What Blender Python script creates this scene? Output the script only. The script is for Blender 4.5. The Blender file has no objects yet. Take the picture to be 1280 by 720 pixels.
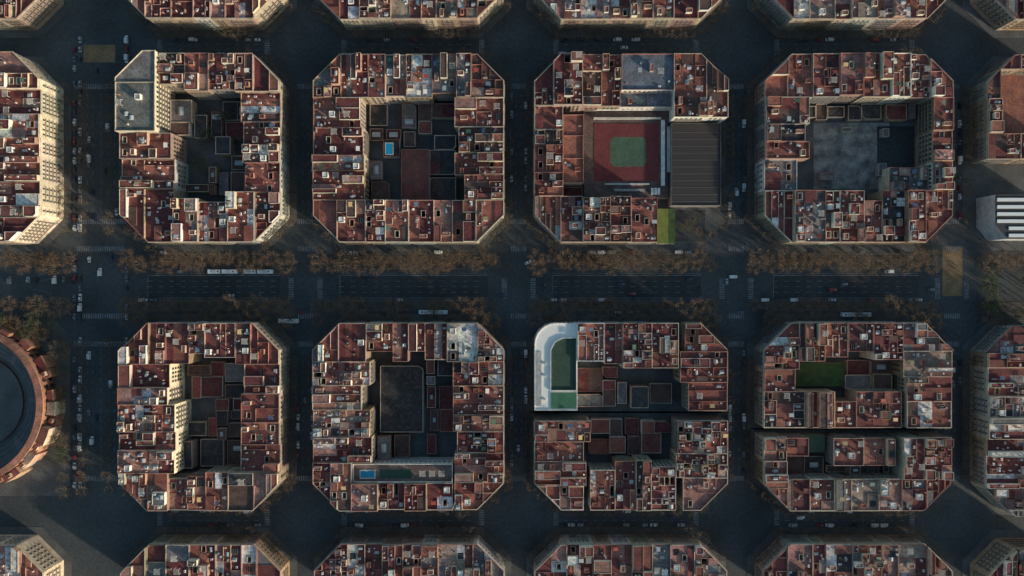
import bpy, math, random
from mathutils import Vector
random.seed(23)
R=random.random; U=random.uniform; CH=random.choice
scene=bpy.context.scene
coll=scene.collection
K=0.479   # metres per reference unit at roof level
def RX(px): return (px-640)*K
def RY(py): return (360-py)*K

# ---------------------------------------------------------------- materials
def newmat(name):
    m=bpy.data.materials.new(name); m.use_nodes=True
    nt=m.node_tree; b=nt.nodes.get('Principled BSDF'); return m,nt,b
def N(nt,t,**kw):
    n=nt.nodes.new(t)
    for k,v in kw.items():
        setattr(n,k,v)
    return n
def mulcol(nt,a,b):
    n=nt.nodes.new('ShaderNodeMix'); n.data_type='RGBA'; n.blend_type='MULTIPLY'; n.inputs[0].default_value=1.0
    nt.links.new(a,n.inputs[6]); nt.links.new(b,n.inputs[7]); return n.outputs[2]
def noise(nt,scale,lo,hi,detail=3,obj=None,a=0.3,b=0.7,vec=None):
    g=N(nt,'ShaderNodeNewGeometry')
    n=N(nt,'ShaderNodeTexNoise'); n.inputs['Scale'].default_value=scale; n.inputs['Detail'].default_value=detail
    nt.links.new(vec or g.outputs['Position'],n.inputs['Vector'])
    m=N(nt,'ShaderNodeMapRange'); m.inputs[1].default_value=a; m.inputs[2].default_value=b
    m.inputs[3].default_value=lo; m.inputs[4].default_value=hi
    nt.links.new(n.outputs['Fac'],m.inputs[0]); return m.outputs[0]
def brickfac(nt,scale,w,h,lo,hi):
    g=N(nt,'ShaderNodeNewGeometry')
    b=N(nt,'ShaderNodeTexBrick'); b.inputs['Scale'].default_value=scale
    b.inputs['Color1'].default_value=(1,1,1,1); b.inputs['Color2'].default_value=(hi,hi,hi,1)
    b.inputs['Mortar'].default_value=(lo,lo,lo,1); b.inputs['Brick Width'].default_value=w; b.inputs['Row Height'].default_value=h
    b.inputs['Mortar Size'].default_value=0.03
    nt.links.new(g.outputs['Position'],b.inputs['Vector']); return b.outputs['Color']
def colmat(name,rough=0.85,kind='wall'):
    m,nt,b=newmat(name)
    a=N(nt,'ShaderNodeAttribute'); a.attribute_name='Col'
    c=a.outputs['Color']
    if kind=='wall':
        c=mulcol(nt,c,noise(nt,0.35,0.72,1.15))
        c=mulcol(nt,c,noise(nt,2.5,0.85,1.08))
    elif kind=='roof':
        c=mulcol(nt,c,brickfac(nt,1.0,1.2,0.6,0.75,0.85))
        c=mulcol(nt,c,noise(nt,0.16,0.65,1.3))
        c=mulcol(nt,c,noise(nt,1.1,0.6,1.35,5))
        mx=N(nt,'ShaderNodeMix'); mx.data_type='RGBA'
        nt.links.new(noise(nt,0.45,0,0.5,4,a=0.5,b=0.66),mx.inputs[0])
        nt.links.new(c,mx.inputs[6]); mx.inputs[7].default_value=(0.14,0.085,0.075,1); c=mx.outputs[2]
    nt.links.new(c,b.inputs['Base Color']); b.inputs['Roughness'].default_value=rough
    return m
M_WALL=colmat('painted_plaster',0.88,'wall')
M_ROOF=colmat('terrace_tile',0.9,'roof')
M_PLAIN=colmat('plain_paint',0.6,'plain')
def simple(name,col,rough=0.5,metal=0,spec=None):
    m,nt,b=newmat(name); b.inputs['Base Color'].default_value=(*col,1); b.inputs['Roughness'].default_value=rough
    b.inputs['Metallic'].default_value=metal; return m
M_GLASS=simple('window_glass',(0.03,0.035,0.04),0.35)
M_POOL=simple('pool_water',(0.02,0.28,0.48),0.1)
def ground_mat(name,col,s1=0.03,s2=0.5,lo=0.6,hi=1.3,rough=0.9,brick=None):
    m,nt,b=newmat(name)
    rgb=N(nt,'ShaderNodeRGB'); rgb.outputs[0].default_value=(*col,1)
    c=mulcol(nt,rgb.outputs[0],noise(nt,s1,lo,hi,5)); c=mulcol(nt,c,noise(nt,s2,0.75,1.2,4))
    if brick: c=mulcol(nt,c,brickfac(nt,1.0,brick,brick,0.75,0.9))
    nt.links.new(c,b.inputs['Base Color']); b.inputs['Roughness'].default_value=rough; return m
M_ASPH=ground_mat('asphalt',(0.062,0.070,0.072))
M_ASPH2=ground_mat('asphalt_dark',(0.045,0.050,0.052))
M_PAVE=ground_mat('panot_paving',(0.115,0.118,0.115),0.08,0.9,brick=2.0)
M_OCHRE=ground_mat('ochre_surface',(0.26,0.17,0.085),0.1,0.8)  # plain ochre tone for the flat patches at two crossings
M_EARTH=ground_mat('earth',(0.085,0.075,0.065),0.08,0.7)
M_CONC=ground_mat('mottled_concrete',(0.25,0.235,0.215),0.15,0.9,0.4,1.6)
M_GRASS=ground_mat('grass',(0.045,0.085,0.025),0.3,1.5)
M_LAWN=ground_mat('bright_lawn',(0.14,0.17,0.035),0.3,1.5,0.8,1.2)
M_COURTG=ground_mat('green_sport_surface',(0.065,0.115,0.075),0.2,1.0,0.85,1.15)
M_COURTD=ground_mat('dark_green_pitch',(0.033,0.07,0.047),0.2,1.0,0.85,1.15)
M_COURTB=ground_mat('bright_green_surface',(0.05,0.16,0.09),0.2,1.0,0.85,1.15)
M_COURTR=ground_mat('red_sport_surface',(0.155,0.034,0.036),0.2,1.0,0.85,1.15)
M_PAINT=ground_mat('worn_road_paint',(0.27,0.28,0.28),0.3,1.5,0.35,1.3)
M_LINE=ground_mat('line_paint',(0.5,0.5,0.48),0.3,1.5,0.7,1.1)
M_SAND=ground_mat('sand',(0.12,0.125,0.12),0.1,1.0,0.7,1.2)
def objcol(name,rough,coat=0):
    m,nt,b=newmat(name); o=N(nt,'ShaderNodeObjectInfo'); nt.links.new(o.outputs['Color'],b.inputs['Base Color'])
    b.inputs['Roughness'].default_value=rough; b.inputs['Coat Weight'].default_value=coat; return m
M_CAR=objcol('car_paint',0.35,0.5)
M_TYRE=simple('rubber',(0.02,0.02,0.02),0.9)
def leafmat(name,c1,c2):
    m,nt,b=newmat(name)
    mx=N(nt,'ShaderNodeMix'); mx.data_type='RGBA'
    nt.links.new(noise(nt,0.8,0,1,3),mx.inputs[0]); mx.inputs[6].default_value=(*c1,1); mx.inputs[7].default_value=(*c2,1)
    nt.links.new(mx.outputs[2],b.inputs['Base Color']); b.inputs['Roughness'].default_value=0.9; return m
M_LEAFB=leafmat('brown_winter_leaf',(0.11,0.068,0.04),(0.19,0.115,0.065))
M_LEAFD=leafmat('dark_brown_winter_leaf',(0.05,0.036,0.025),(0.13,0.085,0.05))
M_LEAFG=leafmat('dark_green_leaf',(0.035,0.055,0.02),(0.08,0.10,0.04))
M_BARK=leafmat('bark',(0.14,0.105,0.075),(0.20,0.155,0.11))

# ---------------------------------------------------------------- mesh builder
class MB:
    def __init__(s): s.v=[];s.f=[];s.c=[];s.m=[];s.mats=[]
    def mi(s,mat):
        if mat not in s.mats: s.mats.append(mat)
        return s.mats.index(mat)
    def face(s,pts,col=(0.5,0.5,0.5),mat=None):
        i=len(s.v); s.v+= [tuple(p) for p in pts]; s.f.append(tuple(range(i,i+len(pts)))); s.c.append(col); s.m.append(s.mi(mat or M_WALL))
    def box(s,x0,y0,z0,x1,y1,z1,col,mat=None,tcol=None,tmat=None,bottom=False):
        P=lambda x,y,z:(x,y,z)
        s.face([P(x0,y0,z1),P(x1,y0,z1),P(x1,y1,z1),P(x0,y1,z1)],tcol or col,tmat or mat)
        s.face([P(x0,y0,z0),P(x1,y0,z0),P(x1,y0,z1),P(x0,y0,z1)],col,mat)
        s.face([P(x1,y0,z0),P(x1,y1,z0),P(x1,y1,z1),P(x1,y0,z1)],col,mat)
        s.face([P(x1,y1,z0),P(x0,y1,z0),P(x0,y1,z1),P(x1,y1,z1)],col,mat)
        s.face([P(x0,y1,z0),P(x0,y0,z0),P(x0,y0,z1),P(x0,y1,z1)],col,mat)
        if bottom: s.face([P(x0,y1,z0),P(x1,y1,z0),P(x1,y0,z0),P(x0,y0,z0)],col,mat)
    def sides(s,poly,z0,z1,col,mat=None,inward=False):
        n=len(poly)
        for i in range(n):
            a=poly[i];b=poly[(i+1)%n]
            if inward: a,b=b,a
            s.face([(a[0],a[1],z0),(b[0],b[1],z0),(b[0],b[1],z1),(a[0],a[1],z1)],col,mat)
    def cap(s,poly,z,col,mat=None): s.face([(p[0],p[1],z) for p in poly],col,mat)
    def prism(s,poly,z0,z1,col,mat=None,tcol=None,tmat=None):
        s.sides(poly,z0,z1,col,mat); s.cap(poly,z1,tcol or col,tmat or mat)
    def ring(s,outer,inner,z0,z1,col,mat=None,outside=True,tcol=None):
        if outside: s.sides(outer,z0,z1,col,mat)
        s.sides(inner,z0,z1,col,mat,inward=True)
        n=len(outer)
        for i in range(n):
            j=(i+1)%n
            s.face([(*outer[i],z1),(*outer[j],z1),(*inner[j],z1),(*inner[i],z1)],tcol or col,mat)
    def mesh(s,name):
        me=bpy.data.meshes.new(name); me.from_pydata(s.v,[],s.f)
        for m in s.mats: me.materials.append(m)
        me.polygons.foreach_set('material_index',s.m)
        at=me.color_attributes.new('Col','FLOAT_COLOR','CORNER'); buf=[]
        for f,c in zip(s.f,s.c): buf+= [c[0],c[1],c[2],1.0]*len(f)
        at.data.foreach_set('color',buf); me.update(); return me
def obj(name,data,parent=None,loc=(0,0,0),rz=0,scale=None):
    o=bpy.data.objects.new(name,data); o.location=loc
    if rz: o.rotation_euler=(0,0,rz)
    if scale: o.scale=scale
    if parent: o.parent=parent
    coll.objects.link(o); return o
def top(o,label,cat,group=None):
    o['label']=label;o['category']=cat
    if group:o['group']=group
    return o
def structure(name,mb,label=None):
    o=obj(name,mb.mesh(name)); o['kind']='structure'; return o
def empty(name,loc):
    o=obj(name,None,loc=loc); o.empty_display_size=1; return o

# ---------------------------------------------------------------- polygons
def area(p):
    return 0.5*sum(p[i][0]*p[(i+1)%len(p)][1]-p[(i+1)%len(p)][0]*p[i][1] for i in range(len(p)))
def clean(p):
    q=[]
    for a in p:
        if not q or math.hypot(a[0]-q[-1][0],a[1]-q[-1][1])>0.05: q.append(a)
    if len(q)>1 and math.hypot(q[0][0]-q[-1][0],q[0][1]-q[-1][1])<=0.05:q.pop()
    return q
def clip(poly,cl):
    out=poly
    for i in range(len(cl)):
        a=cl[i];b=cl[(i+1)%len(cl)]; inp=out; out=[]
        if not inp: return []
        d=lambda p:(b[0]-a[0])*(p[1]-a[1])-(b[1]-a[1])*(p[0]-a[0])
        for j in range(len(inp)):
            p=inp[j];q=inp[(j+1)%len(inp)];dp=d(p);dq=d(q)
            if dp>=-1e-9: out.append(p)
            if (dp>1e-9 and dq<-1e-9) or (dp<-1e-9 and dq>1e-9):
                t=dp/(dp-dq); out.append((p[0]+(q[0]-p[0])*t,p[1]+(q[1]-p[1])*t))
    return clean(out)
def inset(p,t):
    n=len(p)
    if n<3: return None
    L=[]
    for i in range(n):
        a=p[i];b=p[(i+1)%n];dx=b[0]-a[0];dy=b[1]-a[1];l=math.hypot(dx,dy)
        if l<1e-6: return None
        nx,ny=-dy/l,dx/l; L.append((a[0]+nx*t,a[1]+ny*t,dx/l,dy/l))
    out=[]
    for i in range(n):
        x1,y1,dx1,dy1=L[i-1];x2,y2,dx2,dy2=L[i]
        den=dx1*dy2-dy1*dx2
        if abs(den)<1e-6: return None
        s=((x2-x1)*dy2-(y2-y1)*dx2)/den; out.append((x1+dx1*s,y1+dy1*s))
    for i in range(n):
        a=out[i];b=out[(i+1)%n]
        if (b[0]-a[0])*L[i][2]+(b[1]-a[1])*L[i][3]<=0.02 and t>0: return None
    return out
def rect(x0,y0,x1,y1): return [(x0,y0),(x1,y0),(x1,y1),(x0,y1)]
def octo(x0,y0,x1,y1,c,w=(1,1,1,1)):  # corners SW SE NE NW
    p=[]
    p+= [(x0,y0+c),(x0+c,y0)] if w[0] else [(x0,y0)]
    p+= [(x1-c,y0),(x1,y0+c)] if w[1] else [(x1,y0)]
    p+= [(x1,y1-c),(x1-c,y1)] if w[2] else [(x1,y1)]
    p+= [(x0+c,y1),(x0,y1-c)] if w[3] else [(x0,y1)]
    return p
def segdist(p,a,b):
    dx=b[0]-a[0];dy=b[1]-a[1];l=math.hypot(dx,dy)
    return abs((dx*(p[1]-a[1])-dy*(p[0]-a[0]))/l)
def split(x0,y0,x1,y1,mn,mx):
    return split2(x0,y0,x1,y1,mn,mx,mn,mx)
def split2(x0,y0,x1,y1,mn,mx,mny,mxy):
    w=x1-x0;h=y1-y0
    if (w<mx or w<2*mn) and (h<mxy or h<2*mny): return [(x0,y0,x1,y1)]
    cw=w>=mx and w>=2*mn; chh=h>=mxy and h>=2*mny
    if cw and (not chh or w/mx>h/mxy):
        s=x0+U(mn,w-mn) if w<3*mn else x0+w*U(0.3,0.7); return split2(x0,y0,s,y1,mn,mx,mny,mxy)+split2(s,y0,x1,y1,mn,mx,mny,mxy)
    s=y0+U(mny,h-mny) if h<3*mny else y0+h*U(0.3,0.7); return split2(x0,y0,x1,s,mn,mx,mny,mxy)+split2(x0,s,x1,y1,mn,mx,mny,mxy)

# ---------------------------------------------------------------- colours
TC={'maroon':(.17,.040,.038),'terracotta':(.36,.125,.085),'brick':(.25,.075,.056),'pink':(.40,.20,.16),'tan':(.40,.29,.22),
    'grey':(.20,.19,.18),'dark':(.045,.045,.047),'white':(.74,.70,.64),'brown':(.12,.068,.055),'slate':(.15,.175,.21)}
PAL={'red':['maroon']*7+['terracotta']*4+['brick']*6+['pink']*3+['brown']*2+['white'],
     'mixed':['maroon']*6+['terracotta']*3+['brick']*5+['pink']*3+['tan']*1+['grey']*2+['white','white','brown','dark'],
     'pale':['pink']*5+['terracotta']*4+['maroon']*5+['tan']*2+['white']*2+['brick']*3,
     'brick':['brick']*5+['terracotta']*3+['brown']*2+['maroon']*3,
     'low':['brown']*4+['maroon']*3+['dark']*5+['brick']*1+['grey']*2,
     'grey':['grey']*5+['tan','dark'],
     'greymix':['grey']*3+['brick']*4+['maroon']*5+['pink']*2+['tan']*1+['white']*2}
WALLC={'cream':(.70,.58,.43),'white':(.80,.75,.66),'ochre':(.48,.33,.2),'pinkish':(.5,.32,.25),'grey':(.38,.36,.33),'sand-coloured':(.56,.43,.30)}
def jit(c,a=.15):
    k=1+U(-a,a); return tuple(max(0,min(.9,x*k*(1+U(-.05,.05)))) for x in c)

# ---------------------------------------------------------------- props
def m_chimney(k):
    b=MB(); c=CH([(.45,.2,.13),(.7,.64,.54),(.4,.3,.25)])
    w,d,h=[(.5,.8,1.5),(.6,1.6,1.3),(.45,.45,2.0),(.6,2.4,1.6)][k]
    b.box(-w/2,-d/2,-.05,w/2,d/2,h,c); b.box(-w/2-.1,-d/2-.1,h+.002,w/2+.1,d/2+.1,h+.12,(.5,.45,.4),bottom=True)
    n=max(1,int(d/.6))
    for i in range(n):
        y=-d/2+d*(i+.5)/n; b.box(-.12,y-.12,h+.122,.12,y+.12,h+.5,(.3,.12,.07))
    return b.mesh('chimney')
def m_ac(k):
    b=MB(); w=[1.0,1.6,.8][k]
    b.box(-w/2,-.45,0.15,w/2,.45,1.0,(.74,.73,.7),M_PLAIN,bottom=True)
    for sx in(-1,1): b.box(sx*w*.4-.05,-.4,-.05,sx*w*.4+.05,.4,.15,(.2,.2,.2),M_PLAIN)
    b.cap([(.32*math.cos(a*math.pi/5),.32*math.sin(a*math.pi/5)) for a in range(10)],1.01,(.08,.08,.08),M_PLAIN)
    return b.mesh('air_conditioner')
def m_skylight(k):
    b=MB(); w,d=[(1.6,2.6),(2.4,2.4),(1.4,4.5),(3,5)][k]
    b.sides(rect(-w/2,-d/2,w/2,d/2),-.05,.45,(.6,.6,.58),M_PLAIN)
    z0,z1=.45,.45+w*.22; x=w/2;y=d/2
    for sx in(-1,1):
        n=max(2,int(d/.8))
        for i in range(n):
            ya=-y+2*y*i/n;yb=-y+2*y*(i+1)/n-.08
            P=[(sx*x,ya,z0),(sx*x,yb,z0),(0,yb,z1),(0,ya,z1)]
            b.face(P,(.38,.41,.41),M_PLAIN)
            P=[(sx*x,yb,z0),(sx*x,yb+.08,z0),(0,yb+.08,z1),(0,yb,z1)]
            b.face(P,(.68,.67,.63),M_PLAIN)
    for sy in(-1,1): b.face([(-x,sy*y,z0),(x,sy*y,z0),(0,sy*y,z1)],(.6,.6,.58),M_PLAIN)
    return b.mesh('skylight')
def m_tank(k):
    b=MB(); n=12; r=.7;P=[(r*math.cos(i*2*math.pi/n),r*math.sin(i*2*math.pi/n)) for i in range(n)]
    c=[(.5,.5,.48),(.3,.3,.3)][k]
    b.prism(P,.2,1.5,c,M_PLAIN); b.sides([(p[0]*.8,p[1]*.8) for p in P],-.05,.2,(.3,.3,.3),M_PLAIN)
    b.prism([(p[0]*.3,p[1]*.3) for p in P],1.5,1.65,c,M_PLAIN)
    return b.mesh('water_tank')
def m_solar(k):
    b=MB()
    for i in range(3):
        y=i*1.3-1.8
        b.face([(-1.8,y,.25),(1.8,y,.25),(1.8,y+.95,.8),(-1.8,y+.95,.8)],(.02,.03,.06),M_GLASS)
        for sx in(-1.6,1.6): b.box(sx-.04,y+.8,-.05,sx+.04,y+.88,.7,(.5,.5,.5),M_PLAIN)
    return b.mesh('solar_panel')
AW=[(.72,.68,.6),(.35,.06,.04),(.08,.16,.10),(.6,.42,.2),(.12,.16,.24)]
def m_awning(k):
    b=MB(); w,d=2.8,2.2
    for sx in(-1,1):
        for sy in(-1,1): b.box(sx*w*.46-.05,sy*d*.46-.05,-.05,sx*w*.46+.05,sy*d*.46+.05,2.2,(.5,.5,.5),M_PLAIN)
    b.face([(-w/2,-d/2,2.2),(w/2,-d/2,2.2),(w/2,d/2,2.6),(-w/2,d/2,2.6)],AW[k],M_PLAIN)
    return b.mesh('awning')
def m_planter(k):
    b=MB(); L=[2.4,1.2][k]; b.box(-L/2,-.3,-.05,L/2,.3,.5,(.3,.13,.08))
    for i in range(int(60*L/2)):
        x,y,z=U(-L/2,L/2),U(-.35,.35),U(.5,1.1);s=U(.1,.22);a=U(0,6.28);c=(U(.03,.06),U(.06,.1),.03)
        b.face([(x+s*math.cos(a+t),y+s*math.sin(a+t),z+U(-.1,.1)) for t in(0,2.1,4.2)],c,M_PLAIN)
    return b.mesh('planter')
def m_pergola(k):
    b=MB(); w,d=3.2,3.0;c=(.7,.67,.6)
    for sx in(-1,1):
        for sy in(-1,1): b.box(sx*w/2-.08,sy*d/2-.08,-.05,sx*w/2+.08,sy*d/2+.08,2.3,c)
    for i in range(8): x=-w/2+w*i/7; b.box(x-.07,-d/2-.2,2.305,x+.07,d/2+.2,2.45,c,bottom=True)
    for sy in(-1,1): b.box(-w/2-.2,sy*d/2-.07,2.15,w/2+.2,sy*d/2+.07,2.3,c,bottom=True)
    return b.mesh('pergola')
def m_stair(k):
    b=MB(); c=[(.74,.65,.52),(.5,.34,.26),(.82,.79,.72),(.42,.2,.14)][k]; t=[TC['terracotta'],TC['pink'],TC['white'],TC['brick']][k]
    w,d=[(2.6,3.6),(2.2,4.4),(3.2,3.2),(2.2,3.0)][k]
    P=rect(-w/2,-d/2,w/2,d/2); Q=inset(P,.2)
    b.sides(P,-.05,2.7,c); b.ring(P,Q,2.45,2.7,c,outside=False); b.cap(Q,2.45,t,M_ROOF)
    return b.mesh('stair_head')
def m_door():
    b=MB(); b.box(-.45,-.03,0,.45,.03,2.0,(.12,.10,.09),M_PLAIN); return b.mesh('door')
def m_dish():
    b=MB(); n=10
    b.box(-.04,-.04,-.05,.04,.04,1.0,(.4,.4,.4),M_PLAIN)
    for i in range(n):
        a=i*2*math.pi/n;c2=(i+1)*2*math.pi/n
        b.face([(0,0,1.0),(.5*math.cos(a),.5*math.sin(a)*.8,1.25+.3*math.sin(a)),(.5*math.cos(c2),.5*math.sin(c2)*.8,1.25+.3*math.sin(c2))],(.7,.7,.68),M_PLAIN)
    return b.mesh('satellite_dish')
PR={'chimney':[m_chimney(i) for i in range(4)],'air_conditioner':[m_ac(i) for i in range(3)],'skylight':[m_skylight(i) for i in range(4)],
 'water_tank':[m_tank(i) for i in range(2)],'solar_panel':[m_solar(0)],'awning':[m_awning(i) for i in range(5)],'planter':[m_planter(i) for i in range(2)],
 'pergola':[m_pergola(0)],'stair_head':[m_stair(i) for i in range(4)],'satellite_dish':[m_dish()]}
STAIRD=[3.6,4.4,3.2,3.0]
DOOR=m_door()
def prop(name,root,x,y,z,rz=None,k=None):
    L=PR[name]; k=random.randrange(len(L)) if k is None else k
    if rz is None: rz=CH([0,1,2,3])*math.pi/2
    o=obj(name,L[k],root,(x,y,z),rz)
    if name=='stair_head':
        obj('door',DOOR,o,(0,-STAIRD[k]/2-.03,.02))
    return o
WPAN=MB(); WPAN.box(-.62,-.04,0,.62,.05,2.1,(.5,.47,.42),M_PLAIN,bottom=True); WPAN.face([(-.5,-.045,.1),(.5,-.045,.1),(.5,-.045,2.0),(-.5,-.045,2.0)],(0,0,0),M_GLASS)
WMESH=WPAN.mesh('window')

def facade(wb,a,b,h,ox,oy,root,sep,shade,balc,style,front=True):
    dx=b[0]-a[0];dy=b[1]-a[1];L=math.hypot(dx,dy)
    if L<4: return
    ux,uy=dx/L,dy/L; nx,ny=uy,-ux
    sp=[2.9,2.5,3.4][style]; n=max(1,int((L-1.2)/sp)); st=3.2
    fl=int((h-1.0-3.9)/st)+1
    s0=(L-(n-1)*sp)/2
    rot=math.atan2(uy,ux)
    for k in range(fl):
        z=4.6+k*st
        if z+2.2>h-.3: break
        for i in range(n):
            s=s0+i*sp; x=a[0]+ux*s;y=a[1]+uy*s
            if sep: obj('window',WMESH,root,(x-ox+nx*.05,y-oy+ny*.05,z),rot)
            else:
                e=.04; w=.7
                wb.face([(x-ox-ux*w+nx*e,y-oy-uy*w+ny*e,z),(x-ox+ux*w+nx*e,y-oy+uy*w+ny*e,z),(x-ox+ux*w+nx*e,y-oy+uy*w+ny*e,z+2.2),(x-ox-ux*w+nx*e,y-oy-uy*w+ny*e,z+2.2)],(0,0,0),M_GLASS)
        if balc:
            D=.75
            segs=[(s0-1.1,s0+(n-1)*sp+1.1)]
            for s1,s2 in segs:
                bb=MB()
                s1=max(.2,s1);s2=min(L-.2,s2)
                def Pt(s,t,zz): return (a[0]+ux*s+nx*t-ox,a[1]+uy*s+ny*t-oy,zz)
                zb=z-.25
                bb.face([Pt(s1,.1,zb),Pt(s1,D,zb),Pt(s2,D,zb),Pt(s2,.1,zb)],shade)
                bb.face([Pt(s1,D,zb-.15),Pt(s1,D,zb),Pt(s2,D,zb),Pt(s2,D,zb-.15)],shade)
                bb.face([Pt(s1,.05,zb-.15),Pt(s2,.05,zb-.15),Pt(s2,D,zb-.15),Pt(s1,D,zb-.15)],shade)
                bb.face([Pt(s1,D-.02,zb+.85),Pt(s2,D-.02,zb+.85),Pt(s2,D+.06,zb+.85),Pt(s1,D+.06,zb+.85)],(.12,.12,.12),M_PLAIN)
                m=int((s2-s1)/.45)
                for q in range(m+1):
                    s=s1+(s2-s1)*q/max(1,m)
                    bb.face([Pt(s-.04,D+.02,zb),Pt(s+.04,D+.02,zb),Pt(s+.04,D+.02,zb+.85),Pt(s-.04,D+.02,zb+.85)],(.1,.1,.1),M_PLAIN)
                obj('balcony',bb.mesh('balcony'),root)

COUNT={}
CELLS=[(2.8,6),(3.4,8),(3.8,9),(4.2,10),(5,12.5),(6,15)]
BRIGHT=False
def building(poly,h,pal='red',oc=None,dr='h',name='apartment_building',wall=None,detail=1.0,props=1.0,top_only=None,cell=None,label=None,rooffix=None,near=False,wells=True):
    poly=inset(poly,.02)
    if not poly or area(poly)<18: return None
    strips=cell is None and R()<.5
    cell=cell or CH(CELLS)
    cx=sum(p[0] for p in poly)/len(poly);cy=sum(p[1] for p in poly)/len(poly)
    wn=wall or CH(['cream','cream','white','ochre','pinkish','grey','sand-coloured','sand-coloured'])
    wc=jit(WALLC[wn]); main=rooffix or CH(PAL[pal])
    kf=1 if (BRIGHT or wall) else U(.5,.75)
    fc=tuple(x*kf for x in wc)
    root=empty(name,(cx,cy,0))
    COUNT[name]=COUNT.get(name,0)+1
    loc=[(p[0]-cx,p[1]-cy) for p in poly]
    low=name in('courtyard_building','sports_building','rooftop_shed')
    ph=.4 if low else U(.7,1.2)
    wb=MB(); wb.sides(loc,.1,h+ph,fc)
    n=len(poly); corner=False
    stl=CH([0,1,2]); 
    for i in range(n):
        a=poly[i];b=poly[(i+1)%n]; mx=((a[0]+b[0])/2,(a[1]+b[1])/2)
        street=oc and any(segdist(mx,oc[j],oc[(j+1)%len(oc)])<.06 and segdist(a,oc[j],oc[(j+1)%len(oc)])<.1 for j in range(len(oc)))
        dx=b[0]-a[0];dy=b[1]-a[1];L=math.hypot(dx,dy)
        if L<1: continue
        nx,ny=dy/L,-dx/L
        facing=(nx*mx[0]+ny*mx[1])<0
        if street:
            if abs(nx)>.3 and abs(ny)>.3: corner=True
            facade(wb,a,b,h,cx,cy,root,facing and near,tuple(x*.85 for x in fc),facing and not low,stl)
            cb=MB();c1=jit((.6,.51,.4),.15)
            def Pt(s,t,z): return (a[0]+dx/L*s+nx*t-cx,a[1]+dy/L*s+ny*t-cy,z)
            z0,z1=h-.1,h+.25;D=.38
            cb.face([Pt(0,.01,z1),Pt(0,D,z1),Pt(L,D,z1),Pt(L,.01,z1)][::-1],c1)
            cb.face([Pt(0,D,z0),Pt(L,D,z0),Pt(L,D,z1),Pt(0,D,z1)],c1)
            cb.face([Pt(0,.01,z0-.3),Pt(L,.01,z0-.3),Pt(L,D,z0),Pt(0,D,z0)],c1)
            obj('cornice',cb.mesh('cornice'),root)
        elif not low and ((dr=='h' and abs(ny)>.9) or (dr=='v' and abs(nx)>.9)):
            facade(wb,a,b,h,cx,cy,root,False,(.4,.34,.27),facing and R()<.7,CH([0,0,1]))
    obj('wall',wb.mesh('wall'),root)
    inner=inset(loc,.28)
    if not inner: inner=loc
    pb=MB(); pc=jit(CH([wc,(.42,.2,.15),(.34,.14,.11),(.5,.32,.25)]),.12)
    if len(inner)==len(loc): pb.ring(loc,inner,h,h+ph,pc,outside=False,tcol=jit(CH([pc,(.42,.21,.16),(.62,.52,.4)]),.1))
    xs=[p[0] for p in inner];ys=[p[1] for p in inner]
    rb=MB(); feats=[]
    if strips:
        a1,b1=CH([(2.6,5.5),(3.5,7)]);a2,b2=(6,U(10,26))
        if dr=='h': cells=split2(min(xs),min(ys),max(xs),max(ys),a1,b1,a2,b2)
        else: cells=split2(min(xs),min(ys),max(xs),max(ys),a2,b2,a1,b1)
    else: cells=split(min(xs),min(ys),max(xs),max(ys),cell[0],cell[1])
    placed_stair=low; nwell=0; free=[]
    for (x0,y0,x1,y1) in cells:
        c=clip(rect(x0,y0,x1,y1),inner)
        if len(c)<3 or area(c)<.3: continue
        col=jit(TC[main if (R()<.68 or rooffix) else CH(PAL[pal])],.2)
        A=area(c); full=len(c)==4 and abs(A-(x1-x0)*(y1-y0))<.1; r=R()
        interior= x0>min(xs)+.5 and x1<max(xs)-.5 or y0>min(ys)+.5 and y1<max(ys)-.5
        if not low and wells and full and 9<A<90 and r<.12 and nwell<2 and (interior or A>30):
            nwell+=1
            if A>22:
                kx=min(.5,(x1-x0-2.8)/2/(x1-x0)) if x1-x0>3.4 else 0.02; ky=min(.5,(y1-y0-4.2)/2/(y1-y0)) if y1-y0>4.7 else 0.02
                kx=max(kx,.02);ky=max(ky,.02)
                wx0,wx1=x0+(x1-x0)*kx,x1-(x1-x0)*kx;wy0,wy1=y0+(y1-y0)*ky,y1-(y1-y0)*ky
            else: wx0,wx1,wy0,wy1=x0+.02,x1-.02,y0+.02,y1-.02
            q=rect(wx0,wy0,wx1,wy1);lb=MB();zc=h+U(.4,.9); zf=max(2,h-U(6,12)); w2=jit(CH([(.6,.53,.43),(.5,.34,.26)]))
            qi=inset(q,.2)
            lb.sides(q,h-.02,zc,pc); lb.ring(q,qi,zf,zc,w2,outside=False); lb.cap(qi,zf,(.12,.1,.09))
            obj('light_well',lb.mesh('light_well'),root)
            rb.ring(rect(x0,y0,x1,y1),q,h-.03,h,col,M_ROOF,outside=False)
            continue
        if not low and A>10 and A<110 and r<.15+.17*detail and R()<.75:
            q=inset(c,.05)
            if q:
                hh=CH([2.4,2.6,2.9,3.2,1.4,4.2]); w2=jit(CH([wc,(.76,.68,.55),(.8,.76,.68),(.46,.28,.21),(.62,.52,.4)])); b2=MB(); qi=inset(q,.2)
                if qi and len(qi)==len(q):
                    b2.sides(q,h-.05,h+hh+.25,w2); b2.ring(q,qi,h+hh,h+hh+.25,w2,outside=False,tcol=tuple(x*.75 for x in w2)); b2.cap(qi,h+hh,jit(TC[CH(PAL[pal])],.2),M_ROOF)
                    obj('penthouse',b2.mesh('penthouse'),root); rb.cap(c,h,col,M_ROOF)
                    if full and R()<.7*props: free.append((x0,y0,x1,y1,h+hh))
                    continue
        rb.cap(c,h,col,M_ROOF)
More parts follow.
